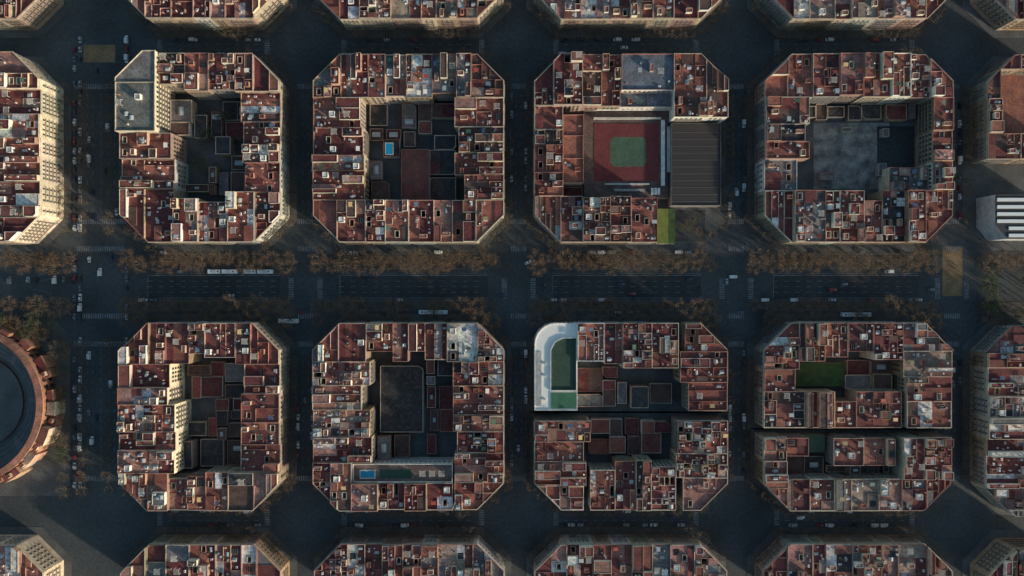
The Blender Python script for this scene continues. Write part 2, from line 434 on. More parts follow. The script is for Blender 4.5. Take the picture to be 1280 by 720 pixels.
        if r>.82 and A>5 and A<60:
            q=inset(c,.04)
            if q: rb.prism(q,h-.02,h+U(.3,.9),pc,M_WALL,jit(TC[CH(PAL[pal])],.2),M_ROOF)
            continue
        if r<.42 and not low or low and r<.10 and not rooffix:
            q=inset(c,.03); qi=inset(c,.2)
            if q and qi and len(qi)==len(q): pb.ring(q,qi,h-.02,h+(U(.3,1.1) if not low else .3),jit(pc,.15))
        if full and A>5: free.append((x0,y0,x1,y1,h))
    obj('roof',rb.mesh('roof'),root)
    if pb.f: obj('parapet',pb.mesh('parapet'),root)
    if rooffix is None or props>0:
      for (x0,y0,x1,y1,z) in free:
        w=x1-x0;d=y1-y0; cxx=(x0+x1)/2;cyy=(y0+y1)/2
        if low:
            if R()<.25*props and min(w,d)>3.6: prop('skylight',root,cxx,cyy,z,rz=0 if d>w else math.pi/2,k=3 if min(w,d)>5.6 else 0); feats.append('skylights')
            continue
        if z==h and not placed_stair and min(w,d)>4.3 and R()<.7:
            qx=0 if w<7 else U(-1,1)*(w/2-3); qy=0 if d<7 else U(-1,1)*(d/2-3)
            prop('stair_head',root,cxx+qx,cyy+qy,z); placed_stair=True
            if w*d<60: continue
            x0=cxx+qx+2.4 if qx<0 else x0; x1=cxx+qx-2.4 if qx>=0 else x1
            if x1-x0<2.2: continue
            w=x1-x0
        m=1+int(w*d/22)
        for _ in range(m):
            if R()>props: continue
            k=CH(['chimney','chimney','chimney','air_conditioner','air_conditioner','skylight','skylight','water_tank','awning','planter','satellite_dish','pergola','solar_panel'])
            mar={'solar_panel':2.3,'pergola':2.0,'awning':1.8,'skylight':1.7,'planter':1.3,'chimney':1.0}.get(k,.9)
            if min(w,d)<2*mar+.1: k='chimney' if R()<.5 else 'air_conditioner'; mar=1.05
            if min(w,d)<2*mar+.1: continue
            kk=None
            if k=='skylight': kk=CH([0,1]); 
            if k=='chimney' and min(w,d)<4: kk=CH([0,2])
            prop(k,root,U(x0+mar,x1-mar),U(y0+mar,y1-mar),z,k=kk); feats.append(k)
            if k in('solar_panel','pergola','awning'): break
    if label is None:
        kind={'apartment_building':'apartment building','courtyard_building':'low courtyard building','office_building':'tall office block'}.get(name,name.replace('_',' '))
        rn={'maroon':'dark red','brick':'brick-red','brown':'brown','dark':'black felt','tan':'sandy','white':'whitewashed'}.get(main,main)
        ex=''
        for f,t in(('solar_panel',' and solar panels'),('pergola',' and white pergola'),('awning',' and an awning'),('skylights',' and skylights'),('water_tank',' and water tank')):
            if f in feats: ex=t;break
        if low: label=f"{kind} with {rn} flat roof{ex}"
        elif corner and name=='apartment_building': label=f"{wn} chamfered corner building with {rn} terraces{ex}"
        else: label=f"{wn} {kind} with {rn} roof terraces{ex}"
    top(root,label,'building')
    if corner and name=='apartment_building': root.name='corner_building'
    return root

def strip(oc,px0,py0,px1,py1,dr,pal='red',h=(16,19.5),lw=14.5,name='apartment_building',vary=True,**kw):
    ox0=min(p[0] for p in oc);ox1=max(p[0] for p in oc);oy0=min(p[1] for p in oc);oy1=max(p[1] for p in oc)
    x0=max(ox0,RX(px0));x1=min(ox1,RX(px1));y1=min(oy1,RY(py0));y0=max(oy0,RY(py1))
    if x1-x0<3 or y1-y0<3: return
    L=(x1-x0) if dr=='h' else (y1-y0)
    n=max(1,round(L/lw)) ; ws=[U(.6,1.4) for _ in range(n)]; 
    if n>2: ws[0]=max(ws[0],1.15);ws[-1]=max(ws[-1],1.15)
    s=sum(ws); pos=0; hh=U(*h)
    cxm,cym=(ox0+ox1)/2,(oy0+oy1)/2
    for i,w in enumerate(ws):
        a=pos/s*L;b=(pos+w)/s*L;pos+=w
        r=rect(x0+a,y0,x0+b,y1) if dr=='h' else rect(x0,y0+a,x1,y0+b)
        if vary and name=='apartment_building' and (n>1) :
            k=CH([0,0,1,2.5,4,6]) 
            edgeL=(r[0][0]<ox0+20 or r[1][0]>ox1-20) and dr=='h'
            if not edgeL:
                (qx0,qy0),(qx1,qy1)=r[0],r[2]
                if dr=='h' and y1-y0>18:
                    if (y0+y1)/2>cym+5: qy0+=k
                    elif (y0+y1)/2<cym-5: qy1-=k
                elif dr=='v' and x1-x0>18:
                    if (x0+x1)/2>cxm+5: qx0+=k
                    elif (x0+x1)/2<cxm-5: qx1-=k
                r=rect(qx0,qy0,qx1,qy1)
        p=clip(r,oc)
        if R()<.75: hh=U(*h)
        if len(p)>=3: building(p,hh,pal,oc,dr,name=name,**kw)

def block(x0,y0,x1,y1,w=(1,1,1,1),c=16,pave=4.6,pw=None):
    oc=octo(x0,y0,x1,y1,c,w)
    b=MB(); o=inset(oc,-pave) if pw is None else pw
    b.prism(o,-.05,.15,(.3,.3,.3),M_PAVE); structure('pavement',b)
    return oc
LOWK=dict(name='courtyard_building',cell=(5,14),props=1.0)
def lows(oc,a,b,c,d,pal='low'):
    for (x0,y0,x1,y1) in split(RX(a)+.1,RY(d)+.1,RX(c)-.1,RY(b)-.1,5.5,17):
        r=R()
        if r<.2: continue
        k=[U(0,2.2) if R()<.5 else 0 for _ in range(4)]
        r_=rect(x0+k[0],y0+k[1],x1-k[2],y1-k[3])
        if R()<.35 and (x1-x0)>8 and (y1-y0)>8: r_=octo(x0+k[0],y0+k[1],x1-k[2],y1-k[3],U(1.5,2.5),CH([(1,0,0,0),(0,1,0,0),(0,0,1,0)]))
        building(r_,CH([3.5,4,4.5,5,5,6,7.5,10]),pal,None,'h',**LOWK)

C2=(-234,-139);C3=(-119,-5);C4=(13.5,129);C5=(151.5,264)
R2=(27.5,140);R3=(-133,-21)

# ---- upper row of full blocks
oc=block(C2[0],R2[0],C2[1],R2[1])
building(clip(rect(RX(140),RY(167),RX(201),140),oc),24,'grey',oc,'v',name='office_building',wall='cream',rooffix='grey',cell=(13,30),props=.3,detail=0,label='tall cream office block with plain grey roof at a corner',wells=False)
strip(oc,201,60,370,115,'h','red'); strip(oc,140,167,218,236,'v','brick',lw=16); strip(oc,298,115,370,240,'v','red')
strip(oc,218,240,370,315,'h','mixed'); strip(oc,140,236,218,315,'h','brick')
lows(oc,201,115,298,167); lows(oc,218,167,298,240)

oc=block(C3[0],R2[0],C3[1],R2[1])
strip(oc,380,55,640,122,'h','mixed');strip(oc,380,122,456,250,'v','pale');strip(oc,568,122,640,250,'v','red');strip(oc,380,250,640,315,'h','red')
lows(oc,456,122,498,250);lows(oc,498,122,568,182)
strip(oc,498,182,534,250,'v','brick',(6.5,7.5),60,name='courtyard_building',cell=(8,20),props=.3,rooffix='brick');lows(oc,534,182,568,250)

oc=block(C4[0],R2[0],C4[1],R2[1])
strip(oc,650,50,728,132,'h','red',lw=18);strip(oc,842,50,920,147,'h','brick',(18,20),19,wall='white')
strip(oc,728,50,776,132,'h','brick',(16,18),12)
building(clip(rect(RX(777),RY(113),RX(842),RY(50)),oc),18,'grey',oc,'h',name='office_building',wall='white',rooffix='slate',cell=(12,26),props=.6,detail=0,label='white-edged office building with large blue-grey flat roof',wells=False)
building(rect(RX(776)+.1,RY(132)+.1,RX(842)-.1,RY(113)-.1),13,'low',None,'h',wall='white',rooffix='slate',cell=(8,30),props=.3,detail=0,wells=False)
strip(oc,650,132,704,245,'v','brick',(16,19));strip(oc,650,245,822,315,'h','red')
building(rect(RX(704)+.1,RY(228),RX(730),RY(142)),15,'brick',None,'v',wall='cream',rooffix='terracotta',cell=(8,14),props=.2,detail=0,label='long narrow apartment wing with orange terracotta roof',wells=False)
lows(oc,704,228,731,245);lows(oc,704,132,731,142)
P=clip(rect(RX(843),RY(255),RX(906),RY(150)),oc);hx=sum(p[0] for p in P)/len(P);hy=sum(p[1] for p in P)/len(P)
root=empty('warehouse_hall',(hx,hy,0));L=[(p[0]-hx,p[1]-hy) for p in inset(P,.02)];b=MB();b.sides(L,.1,10.5,(.22,.2,.18));obj('wall',b.mesh('wall'),root)
I=inset(L,.3);b=MB();b.ring(L,I,10,10.5,(.13,.12,.11),outside=False);b.cap(I,10,(.042,.034,.032),M_PLAIN)
lx0,lx1=min(p[0] for p in I),max(p[0] for p in I);ly0,ly1=min(p[1] for p in I),max(p[1] for p in I);obj('roof',b.mesh('roof'),root)
y=ly0+2.5
while y<ly1-2:
    b=MB();xr=lx1-.3
    b.face([(lx0+.3,y-.35,10.01),(xr,y-.35,10.01),(xr,y,10.12),(lx0+.3,y,10.12)],(.055,.048,.045),M_PLAIN);b.face([(lx0+.3,y,10.12),(xr,y,10.12),(xr,y+.35,10.01),(lx0+.3,y+.35,10.01)],(.04,.036,.034),M_PLAIN)
    obj('roof_rib',b.mesh('roof_rib'),root);y+=4.2
top(root,'low wide hall with large nearly flat dark brown roof','building')

oc=block(C5[0],R2[0],C5[1],R2[1])
strip(oc,930,50,1210,122,'h','red');strip(oc,930,122,1010,238,'v','mixed');strip(oc,1166,122,1210,238,'v','mixed',lw=20,vary=False);strip(oc,930,238,1210,315,'h','mixed')
q=.4985
b=MB();b.cap(rect((1018-640)*q,(360-236)*q,(1113-640)*q,(360-153)*q),.17,(0,0,0),M_CONC);structure('courtyard_yard',b)
b=MB()
for i in range(5):
    X=(1030+i*16-640)*q;b.cap(rect(X,(360-225)*q,X+.15,(360-190)*q),.18,(0,0,0),M_PAINT)
b.cap(rect((1028-640)*q,(360-180)*q,(1100-640)*q,(360-179.5)*q),.18,(0,0,0),M_PAINT);structure('yard_marking',b)
for (a_,b_,w_,h_) in((1050,160,7,3),(1095,205,5,8),(1022,216,9,5),(1100,162,4,5)):
    X,Y=(a_-640)*q,(360-b_)*q;building(rect(X,Y-h_,X+w_,Y),CH([3,4]),'low',None,'h',name='courtyard_building',wall='grey',cell=(8,20),props=0,detail=0,wells=False,rooffix='grey',label='small grey shed in the concrete yard')
lows(oc,1010,122,1166,144);strip(oc,1118,207,1166,238,'h','grey',(10,13),22,wall='cream',name='apartment_building',vary=False)

# ---- lower row
oc=block(C2[0],R3[0],C2[1],R3[1])
strip(oc,140,390,370,455,'h','red');strip(oc,140,455,222,590,'v','pale',(18,22),lw=13,wall='cream');strip(oc,300,455,370,590,'v','brick');strip(oc,140,590,370,650,'h','mixed')
lows(oc,222,455,300,590)

oc=block(C3[0],R3[0],C3[1],R3[1])
strip(oc,380,390,640,452,'h','mixed');strip(oc,380,452,465,578,'v','pale');strip(oc,566,452,640,650,'v','red')
strip(oc,380,578,440,650,'h','mixed');strip(oc,440,604,566,650,'h','red')
X0,X1,Y0,Y1=RX(471),RX(526),RY(545),RY(460)
building([(X0,Y0),(X1,Y0),(X1,Y1-2),(X1-3,Y1),(X0,Y1)],7,'low',None,'h',name='courtyard_building',wall='grey',rooffix='dark',cell=(20,45),props=0,label='courtyard hall with large black felt roof')
lows(oc,530,452,566,578);lows(oc,465,549,530,580)

oc=block(C4[0],-73.5,C4[1],R3[1],w=(0,0,1,1))
strip(oc,722,390,848,460,'h','red',(16,18.5));strip(oc,848,390,920,525,'v','brick',(16,18.5),18);lows(oc,722,460,848,513)
OC43=oc
oc=block(C4[0],R3[0],C4[1],-79.5,w=(1,1,0,0),pave=2.4)
strip(oc,650,520,738,650,'v','red',(16,18.5));lows(oc,738,528,845,575,'brick');strip(oc,738,575,845,650,'h','red',(16,18.5));strip(oc,845,520,920,650,'v','mixed',(16,18.5),18)

oc=block(C5[0],-84,C5[1],R3[1],w=(0,0,1,1))
strip(oc,930,390,1000,490,'v','mixed',(16,18.5));strip(oc,1000,390,1130,452,'h','brick',(16,18),wall='cream');strip(oc,1130,390,1210,545,'v','mixed',(16,19));strip(oc,930,490,1130,545,'h','brick',(14,16),22,detail=.3)
oc=block(C5[0],-134,C5[1],-90,w=(1,1,0,0),pave=2.4)
strip(oc,930,540,985,660,'v','red',(15,17));strip(oc,1045,549,1122,584,'h','brick',(13,15),18,vary=False);strip(oc,985,549,1014,572,'h','brick',(12,14),30,vary=False)
lows(oc,987,574,1045,600);lows(oc,1045,586,1130,598)
strip(oc,985,600,1210,660,'h','greymix',(15,18),vary=False);strip(oc,1130,540,1210,600,'h','red',(15,17),vary=False)
b=MB();b.prism(rect(RX(1017),RY(571),RX(1042),RY(549)),.1,7,(.4,.36,.3),M_WALL,tmat=M_COURTG,tcol=(0,0,0))
o=obj('roof_garden_building',b.mesh('roof_garden_building'));top(o,'small low building with green lawn roof in a courtyard','building')

# ---- partial blocks
def edge(x0,y0,x1,y1,w,dr,pal,lw=14,h=(17,19.5),**kw):
    oc=block(x0,y0,x1,y1,w)
    s=dict(pal=pal,lw=lw,h=h,vary=False); s.update(kw)
    strip(oc,-9999,-9999,9999,9999,dr,near=True,**s)
BRIGHT=True
edge(-322,R2[0],-280,R2[1],(0,1,1,0),'v','pale',13,(20,23),wall='cream')
edge(-322,-190,-280,-154,(0,0,1,0),'h','pale',14,wall='cream')
BRIGHT=False
edge(-322,161,-280,188,(0,1,0,0),'h','mixed',21)
for C in(C2,C3,C4,C5): edge(C[0],161,C[1],186,(1,1,0,0),'h',CH(['mixed','pale']),14)
edge(286,161,326,186,(1,0,0,0),'h','mixed',20)
for C in(C2,C3,C4,C5): edge(C[0],-181,C[1],-154,(0,0,1,1),'h',CH(['mixed','greymix']),14,(15,17.5))
edge(286,-181,326,-156,(0,0,0,1),'h','greymix',20)
edge(286,-137,320,-23,(1,0,0,1),'v','greymix',14,(14,17))
oc=block(286,28,326,140,(1,0,0,1))
strip(oc,1200,50,1400,86,'h','brick',(15,17),25,near=True);strip(oc,1200,86,1254,166,'v','brick',(15,17),19,near=True,vary=False);strip(oc,1200,166,1400,198,'h','brick',(15,17),25,near=True)
strip(oc,1254,86,1400,166,'v','brick',(7,8),60,name='courtyard_building',cell=(10,20),props=.4,rooffix='terracotta')

# striped white building by the crossing
root=empty('office_building',(306,44,0))
b=MB();P=[(-16,12),(-16,-6),(-9,-14.5),(20,-14.5),(20,12)];P=P if area(P)>0 else P[::-1]
b.sides(P,.1,17,(.5,.5,.49));obj('wall',b.mesh('wall'),root)
b=MB();b.cap(P,16.9,(.03,.03,.033),M_PLAIN);obj('roof',b.mesh('roof'),root)
for i in range(6):
    b=MB();y=-13.5+i*4.3; x0=-15 if y>-7 else -8
    b.box(x0,y,16.85,19,y+2.0,17.4,(.8,.8,.78),M_PLAIN)
    obj('roof_louvre',b.mesh('roof_louvre'),root)
top(root,'white office block with bold black and white striped roof','building')

# ---- sports podium
x0,x1=RX(732)+.3,RX(842)-.3; y0,y1=RY(245)+.3,RY(132)-.3
root=empty('sports_building',((x0+x1)/2,(y0+y1)/2,0));cx,cy=root.location[:2]
b=MB();b.sides(rect(x0-cx,y0-cy,x1-cx,y1-cy),.1,6,(.4,.36,.32));obj('wall',b.mesh('wall'),root)
b=MB();b.cap(rect(x0-cx,y0-cy,x1-cx,y1-cy),6,(.14,.10,.09),M_ROOF);obj('roof',b.mesh('roof'),root)
s=(427-7)/427*.5
def SX(px): return (px-640)*s-cx
def SY(py): return (360-py)*s-cy
b=MB();b.box(SX(743),SY(226),5.99,SX(823),SY(154),6.25,(.2,.05,.05),M_WALL,tmat=M_COURTR);obj('running_surround',b.mesh('running_surround'),root)
b=MB();gx0,gx1,gy0,gy1=SX(763),SX(808),SY(208),SY(171);b.cap(octo(gx0,gy0,gx1,gy1,2.2),6.256,(0,0,0),M_COURTG);obj('playing_field',b.mesh('playing_field'),root)
def ln(b,xa,ya,xb,yb,z,c=(.7,.7,.68)): b.cap(rect(xa,ya,xb,yb),z,c,M_LINE)
def frame(b,xa,ya,xb,yb,z,w=.12):
    ln(b,xa,ya,xb,ya+w,z);ln(b,xa,yb-w,xb,yb,z);ln(b,xa,ya+w,xa+w,yb-w,z);ln(b,xb-w,ya+w,xb,yb-w,z)
for (a0,b0,a1,b1,hh,cc) in((826.5,150,831,232,7.4,.8),(834,158,838,215,6.9,.6),(756,229,812,231,6.9,.55),(768,236,806,239,6.7,.4),(742,136,842,138,9.0,.7),(742,147,826,149,8.0,.55)):
    b=MB();b.box(SX(a0),SY(b1),5.95,SX(a1),SY(b0),hh,(cc,cc*.96,cc*.88),M_WALL);obj('stand',b.mesh('stand'),root)
for i in range(3):
    b=MB();b.box(SX(814+i*4),SY(243),6.0,SX(817+i*4),SY(235),7.3,(.84,.82,.78));obj('changing_room',b.mesh('changing_room'),root)
top(root,'sports building with dark red court and green playing field','sports court')
b=MB();b.prism(rect(RX(825)+.3,RY(303),RX(841),RY(258)),.1,6,(.5,.48,.42),M_WALL,tmat=M_LAWN,tcol=(0,0,0))
b.prism(rect(RX(841)+.05,RY(303),RX(850),RY(258)),.1,5.6,(.4,.38,.34),M_WALL,tmat=M_GRASS,tcol=(0,0,0))
o=obj('roof_garden_building',b.mesh('roof_garden_building'));top(o,'low building with small yellow-green lawn on its roof','building')
b=MB();b.cap(rect(RX(852),RY(299),RX(892),RY(258)),.16,(0,0,0),M_ASPH2);structure('courtyard_ground',b)
b=MB();b.cap(rect(RX(1116),RY(206),RX(1164),RY(149)),.18,(0,0,0),M_ASPH2);structure('courtyard_ground',b)

# ---- white L building
rnd=[(13.5+13-13*math.cos(math.radians(t)),-21-13+13*math.sin(math.radians(t))) for t in (90,75,60,45,30,15,0)]
P=[(13.5,-73.5),(RX(722),-73.5),(RX(722),-21)]+rnd
root=empty('school_building',(27,-47,0));cx,cy=27,-47
lp=[(p[0]-cx,p[1]-cy) for p in inset(P,.02)]
b=MB();b.sides(lp,.1,17,(.8,.77,.71))
for i in range(len(lp)):
    a=lp[i];c=lp[(i+1)%len(lp)]
    if a[0]+cx<28 or c[0]+cx<28: facade(b,a,c,17,0,0,root,False,(.6,.6,.58),False,1)
obj('wall',b.mesh('wall'),root)
b=MB();I=inset(lp,.4);b.cap(I,16.4,(.86,.83,.77),M_PLAIN);b.ring(lp,I,16.4,17,(.84,.8,.73),outside=False)
obj('roof',b.mesh('roof'),root)
x=lambda p:RX(p)-cx
y=lambda p:RY(p)-cy
Q=[(x(689),y(488)),(x(721)-.3,y(488)),(x(721)-.3,y(423)),(x(704),y(423)),(x(694),y(428)),(x(689),y(438))]
b=MB();b.ring(inset(Q,-.4),Q,16.38,17.4,(.84,.8,.73));b.cap(Q,16.45,(0,0,0),M_COURTD);obj('playing_field',b.mesh('playing_field'),root)
b=MB();b.box(x(689),y(511),16.38,x(721)-.3,y(491),16.9,(.5,.5,.48),M_WALL,tmat=M_COURTB);obj('roof_terrace',b.mesh('roof_terrace'),root)
b=MB();b.box(x(671),y(508),16.38,x(677),y(440),16.9,(.5,.48,.45),tcol=(.45,.44,.42));obj('roof_walkway',b.mesh('roof_walkway'),root)
for p in(455,470,500): prop('air_conditioner',root,x(681),y(p),16.4,0,1)
top(root,'white L-shaped building with a green rooftop playing court','building')

b=MB();X0,X1,Y0,Y1=RX(1008),RX(1068),RY(487),RY(457);b.prism(rect(X0,Y0,X1,Y1),.1,5,(.4,.36,.3),M_WALL,tmat=M_GRASS,tcol=(0,0,0))
o=obj('sports_court',b.mesh('sports_court'));top(o,'dark green grass roof court between terracotta apartment blocks','sports court')
lows(None,1069,453,1130,490)

# ---- pools
def pool(px0,py0,px1,py1,h,lab,rim=.4):
    s=(427-h)/427*.5
    X0,X1=(px0-640)*s,(px1-640)*s;Y0,Y1=(360-py1)*s,(360-py0)*s
    b=MB();Q=rect(X0,Y0,X1,Y1);O=inset(Q,-rim)
    b.ring(O,Q,h-.05,h+.25,(.6,.57,.5));b.cap(Q,h+.12,(0,0,0),M_POOL)
    o=obj('swimming_pool',b.mesh('swimming_pool'));top(o,lab,'swimming pool')
xa,xb,ya,yb=RX(440)+.2,RX(566)-.2,RY(604)+.2,RY(580)-.2
root=empty('residential_building',((xa+xb)/2,(ya+yb)/2,0));cx,cy=root.location[:2];L=rect(xa-cx,ya-cy,xb-cx,yb-cy)
b=MB();b.sides(L,.1,17.2,(.76,.72,.64));facade(b,L[0],L[1],16,0,0,root,False,(.5,.5,.5),False,0)
facade(b,L[2],L[3],16,0,0,root,False,(.6,.58,.54),True,0);obj('wall',b.mesh('wall'),root)
b=MB();I=inset(L,.4);b.ring(L,I,16,17.2,(.82,.77,.68),outside=False);b.cap(I,16,(.2,.14,.12),M_ROOF)
b.box(RX(474)-cx,RY(599)-cy,15.98,RX(514)-cx,RY(588)-cy,16.15,(.1,.2,.12),M_WALL,tmat=M_COURTD)
obj('roof',b.mesh('roof'),root)
for i in range(3): prop('pergola',root,RX(528+i*12)-cx,RY(592)-cy,16,0)
top(root,'white building with rooftop pool and green terrace','building')
pool(451,588.5,468,597,16,'blue rooftop swimming pool with white edge',.7)
pool(482,179,491,193,10.2,'small blue courtyard swimming pool',.3)

# ---------------------------------------------------------------- bullring
BX,BY=-333,-71
root=empty('bullring',(BX,BY,0));n=72
def circ(r,n=72,ph=0): return [(r*math.cos(ph+2*math.pi*i/n),r*math.sin(ph+2*math.pi*i/n)) for i in range(n)]
BR=(.38,.18,.105)
b=MB();b.sides(circ(48.5),.1,13,BR);
for i in range(n):
    a0=2*math.pi*(i+.22)/n;a1=2*math.pi*(i+.78)/n;r=48.56
    for z0,z1 in((1,4.6),(6.4,10.4)):
        am=(a0+a1)/2
        b.face([(r*math.cos(a0),r*math.sin(a0),z0),(r*math.cos(a1),r*math.sin(a1),z0),(r*math.cos(a1),r*math.sin(a1),z1-.8),(r*math.cos(am)*1.0005,r*math.sin(am)*1.0005,z1),(r*math.cos(a0),r*math.sin(a0),z1-.8)],(.03,.03,.03),M_GLASS)
obj('wall',b.mesh('wall'),root)
b=MB();O,I=circ(48.9),circ(45.2)
for i in range(n):
    j=(i+1)%n;b.face([(*O[i],13.1),(*O[j],13.1),(*I[j],13.9),(*I[i],13.9)],jit((.30,.13,.085),.15),M_ROOF)
b.sides(O,12.5,13.1,(.45,.3,.22));b.sides(I,9,13.9,(.25,.18,.15),inward=True);obj('roof',b.mesh('roof'),root)
b=MB()
for k in range(12):
    r1=45.1-k*1.1;r0=r1-1.1;z=9-k*.66;A,B=circ(r1),circ(r0)
    cc=(.15,.152,.15) if k%3 else (.11,.11,.112)
    if k==3: cc=(.19,.14,.115)
    for i in range(n):
        j=(i+1)%n;b.face([(*A[i],z),(*A[j],z),(*B[j],z),(*B[i],z)],cc if i%9 else (.2,.19,.18))
    b.sides(B,z-.66,z,(.09,.09,.09),inward=True)
obj('seating',b.mesh('seating'),root)
b=MB();b.cap(circ(31.95),.95,(0,0,0),M_SAND);obj('arena',b.mesh('arena'),root)
b=MB();b.ring(circ(29),circ(28.8),.95,2.2,(.16,.07,.06));obj('barrier',b.mesh('barrier'),root)
ang=-115
while ang<112:
    w_=U(6,14)
    if R()<.85:
        ro=U(50.2,54.5);ri=48.95;hh=U(6,12.5);a0,a1=math.radians(ang+.2),math.radians(ang+w_-.2);m=3
        Pp=[(ro*math.cos(a0+(a1-a0)*t/m),ro*math.sin(a0+(a1-a0)*t/m)) for t in range(m+1)]+[(ri*math.cos(a1-(a1-a0)*t/m)*1.003,ri*math.sin(a1-(a1-a0)*t/m)*1.003) for t in range(m+1)]
        wc_=jit(CH([(.6,.48,.34),(.42,.2,.12),(.5,.32,.2),(.45,.23,.14)]));t=MB();t.sides(Pp,.1,hh,wc_);t.cap(Pp,hh-.01,jit(TC[CH(['brick','terracotta','tan','pink','maroon'])]),M_ROOF)
        an=obj('annex',t.mesh('annex'),root)
        if R()<.5:
            am=(a0+a1)/2;rm=(ro+ri)/2;c=MB();c.box(-1.1,-1.2,hh-.1,1.1,1.2,hh+2.2,jit((.6,.48,.34)),tcol=TC['brick']);obj('turret',c.mesh('turret'),an,(rm*math.cos(am),rm*math.sin(am),0),am)
    ang+=w_
top(root,'round brick bullring with arcaded facade and tiled ring roof','bullring')
b=MB();b.prism([(-345,-130),(-281,-130),(-276,-122),(-276,-30),(-284,-21),(-345,-21)],-.05,.14,(.3,.3,.3),M_PAVE);structure('pavement',b)

# ---------------------------------------------------------------- ground, roads
b=MB();b.cap(rect(-3000,-3000,3000,3000),0,(0,0,0),M_ASPH);structure('ground',b)
VS=[-129,4.2,140.2,275]   # side streets
b=MB()
for (a,c) in((-228,-145),(-108,-15),(25,118),(163,254)):
    b.cap(rect(a,-6.5,c,8),.008,(0,0,0),M_ASPH2)
structure('carriageway',b)
for (a,c) in((-234,-139),(-117,-7),(16,127),(154,262),(-345,-285),(290,345)):
    b=MB();b.prism(inset(rect(a,12.5,c,20.5),.1),-.05,.14,(.3,.3,.3),M_EARTH);structure('median',b)
    b=MB();b.prism(inset(rect(a,-13.2,c,-8.5),.1),-.05,.14,(.3,.3,.3),M_EARTH);structure('median',b)
b=MB();b.cap(rect(269,-5,281.5,26),.012,(0,0,0),M_OCHRE);structure('ochre_patch',b)  # flat ochre-coloured rectangle laid over the asphalt where streets meet
b=MB();b.cap(rect(-268,141,-248,152),.012,(0,0,0),M_OCHRE);structure('ochre_patch',b)
b=MB();Z=.02
def mk(x0,y0,x1,y1): b.cap(rect(x0,y0,x1,y1),Z,(0,0,0),M_PAINT)
for (a,c) in((-228,-145),(-108,-15),(25,118),(163,254)):
    mk(a,7.7,c,8.0); mk(a+10,-6.3,c,-6.1)
    for yy in(4.2,.8,-2.8):
        x=a
        while x<c-3: mk(x,yy,x+3,yy+.2); x+=7
    mk(a+.3,-5.9,a+.6,7.5)
for Y in(21.0,12.0,8.9,-8.0,-13.8): 
    for (a,c) in((-228,-145),(-108,-15),(25,118),(163,254)): mk(a,Y,c,Y+.15)
def arc(cx,cy,r,a0,a1,w=.2):
    m=24
    for i in range(m):
        t0=math.radians(a0+(a1-a0)*i/m);t1=math.radians(a0+(a1-a0)*(i+1)/m)
        b.face([((cx+(r)*math.cos(t0)),cy+r*math.sin(t0),Z),(cx+(r+w)*math.cos(t0),cy+(r+w)*math.sin(t0),Z),(cx+(r+w)*math.cos(t1),cy+(r+w)*math.sin(t1),Z),(cx+r*math.cos(t1),cy+r*math.sin(t1),Z)],(0,0,0),M_PAINT)
for r_ in(14,17.5,21): arc(-300,-22,r_,15,90)
for r_ in(18,22): arc(-298,26,r_,-85,-20)
def zebra(cx,cy,w,vert):
    n=int(w/1.1)
    for i in range(n):
        t=-w/2+i*1.1+.3
        if vert: mk(cx+t,cy-1.6,cx+t+.5,cy+1.6)
        else: mk(cx-1.6,cy+t,cx+1.6,cy+t+.5)
rowseg=[(27.5+16,140-16),(-133+16,-21-16)]
for X,w in[(v,10.5) for v in VS]+[(-257,34)]:
    for (a,c) in rowseg:
        zebra(X,a-2,w,True);zebra(X,c+2,w,True)
        for off in((-1.7,1.7) if w<20 else(-12,-8.5,-5,0,5,8.5,12)):
            y=a+3
            while y<c-4: mk(X+off-.1,y,X+off+.1,y+(2.5 if w<20 or off else 4)); y+=6
colseg=[(C2[0]+16,C2[1]-16),(C3[0]+16,C3[1]-16),(C4[0]+16,C4[1]-16),(C5[0]+16,C5[1]-16)]
for Y in(150.5,-143.5):
    for (a,c) in colseg:
        zebra(a-2,Y,10,False);zebra(c+2,Y,10,False)
        for off in(-1.7,1.7):
            x=a+3
            while x<c-4: mk(x,Y+off-.1,x+2.5,Y+off+.1); x+=6
for X in VS+[-257]:
    w=10 if X!=-257 else 30
    zebra(X,24.5,w,True);zebra(X,-17.5,w,True)
for X in VS:
    for s_ in(-9,9): zebra(X+s_,0,14,False)
structure('road_marking',b)

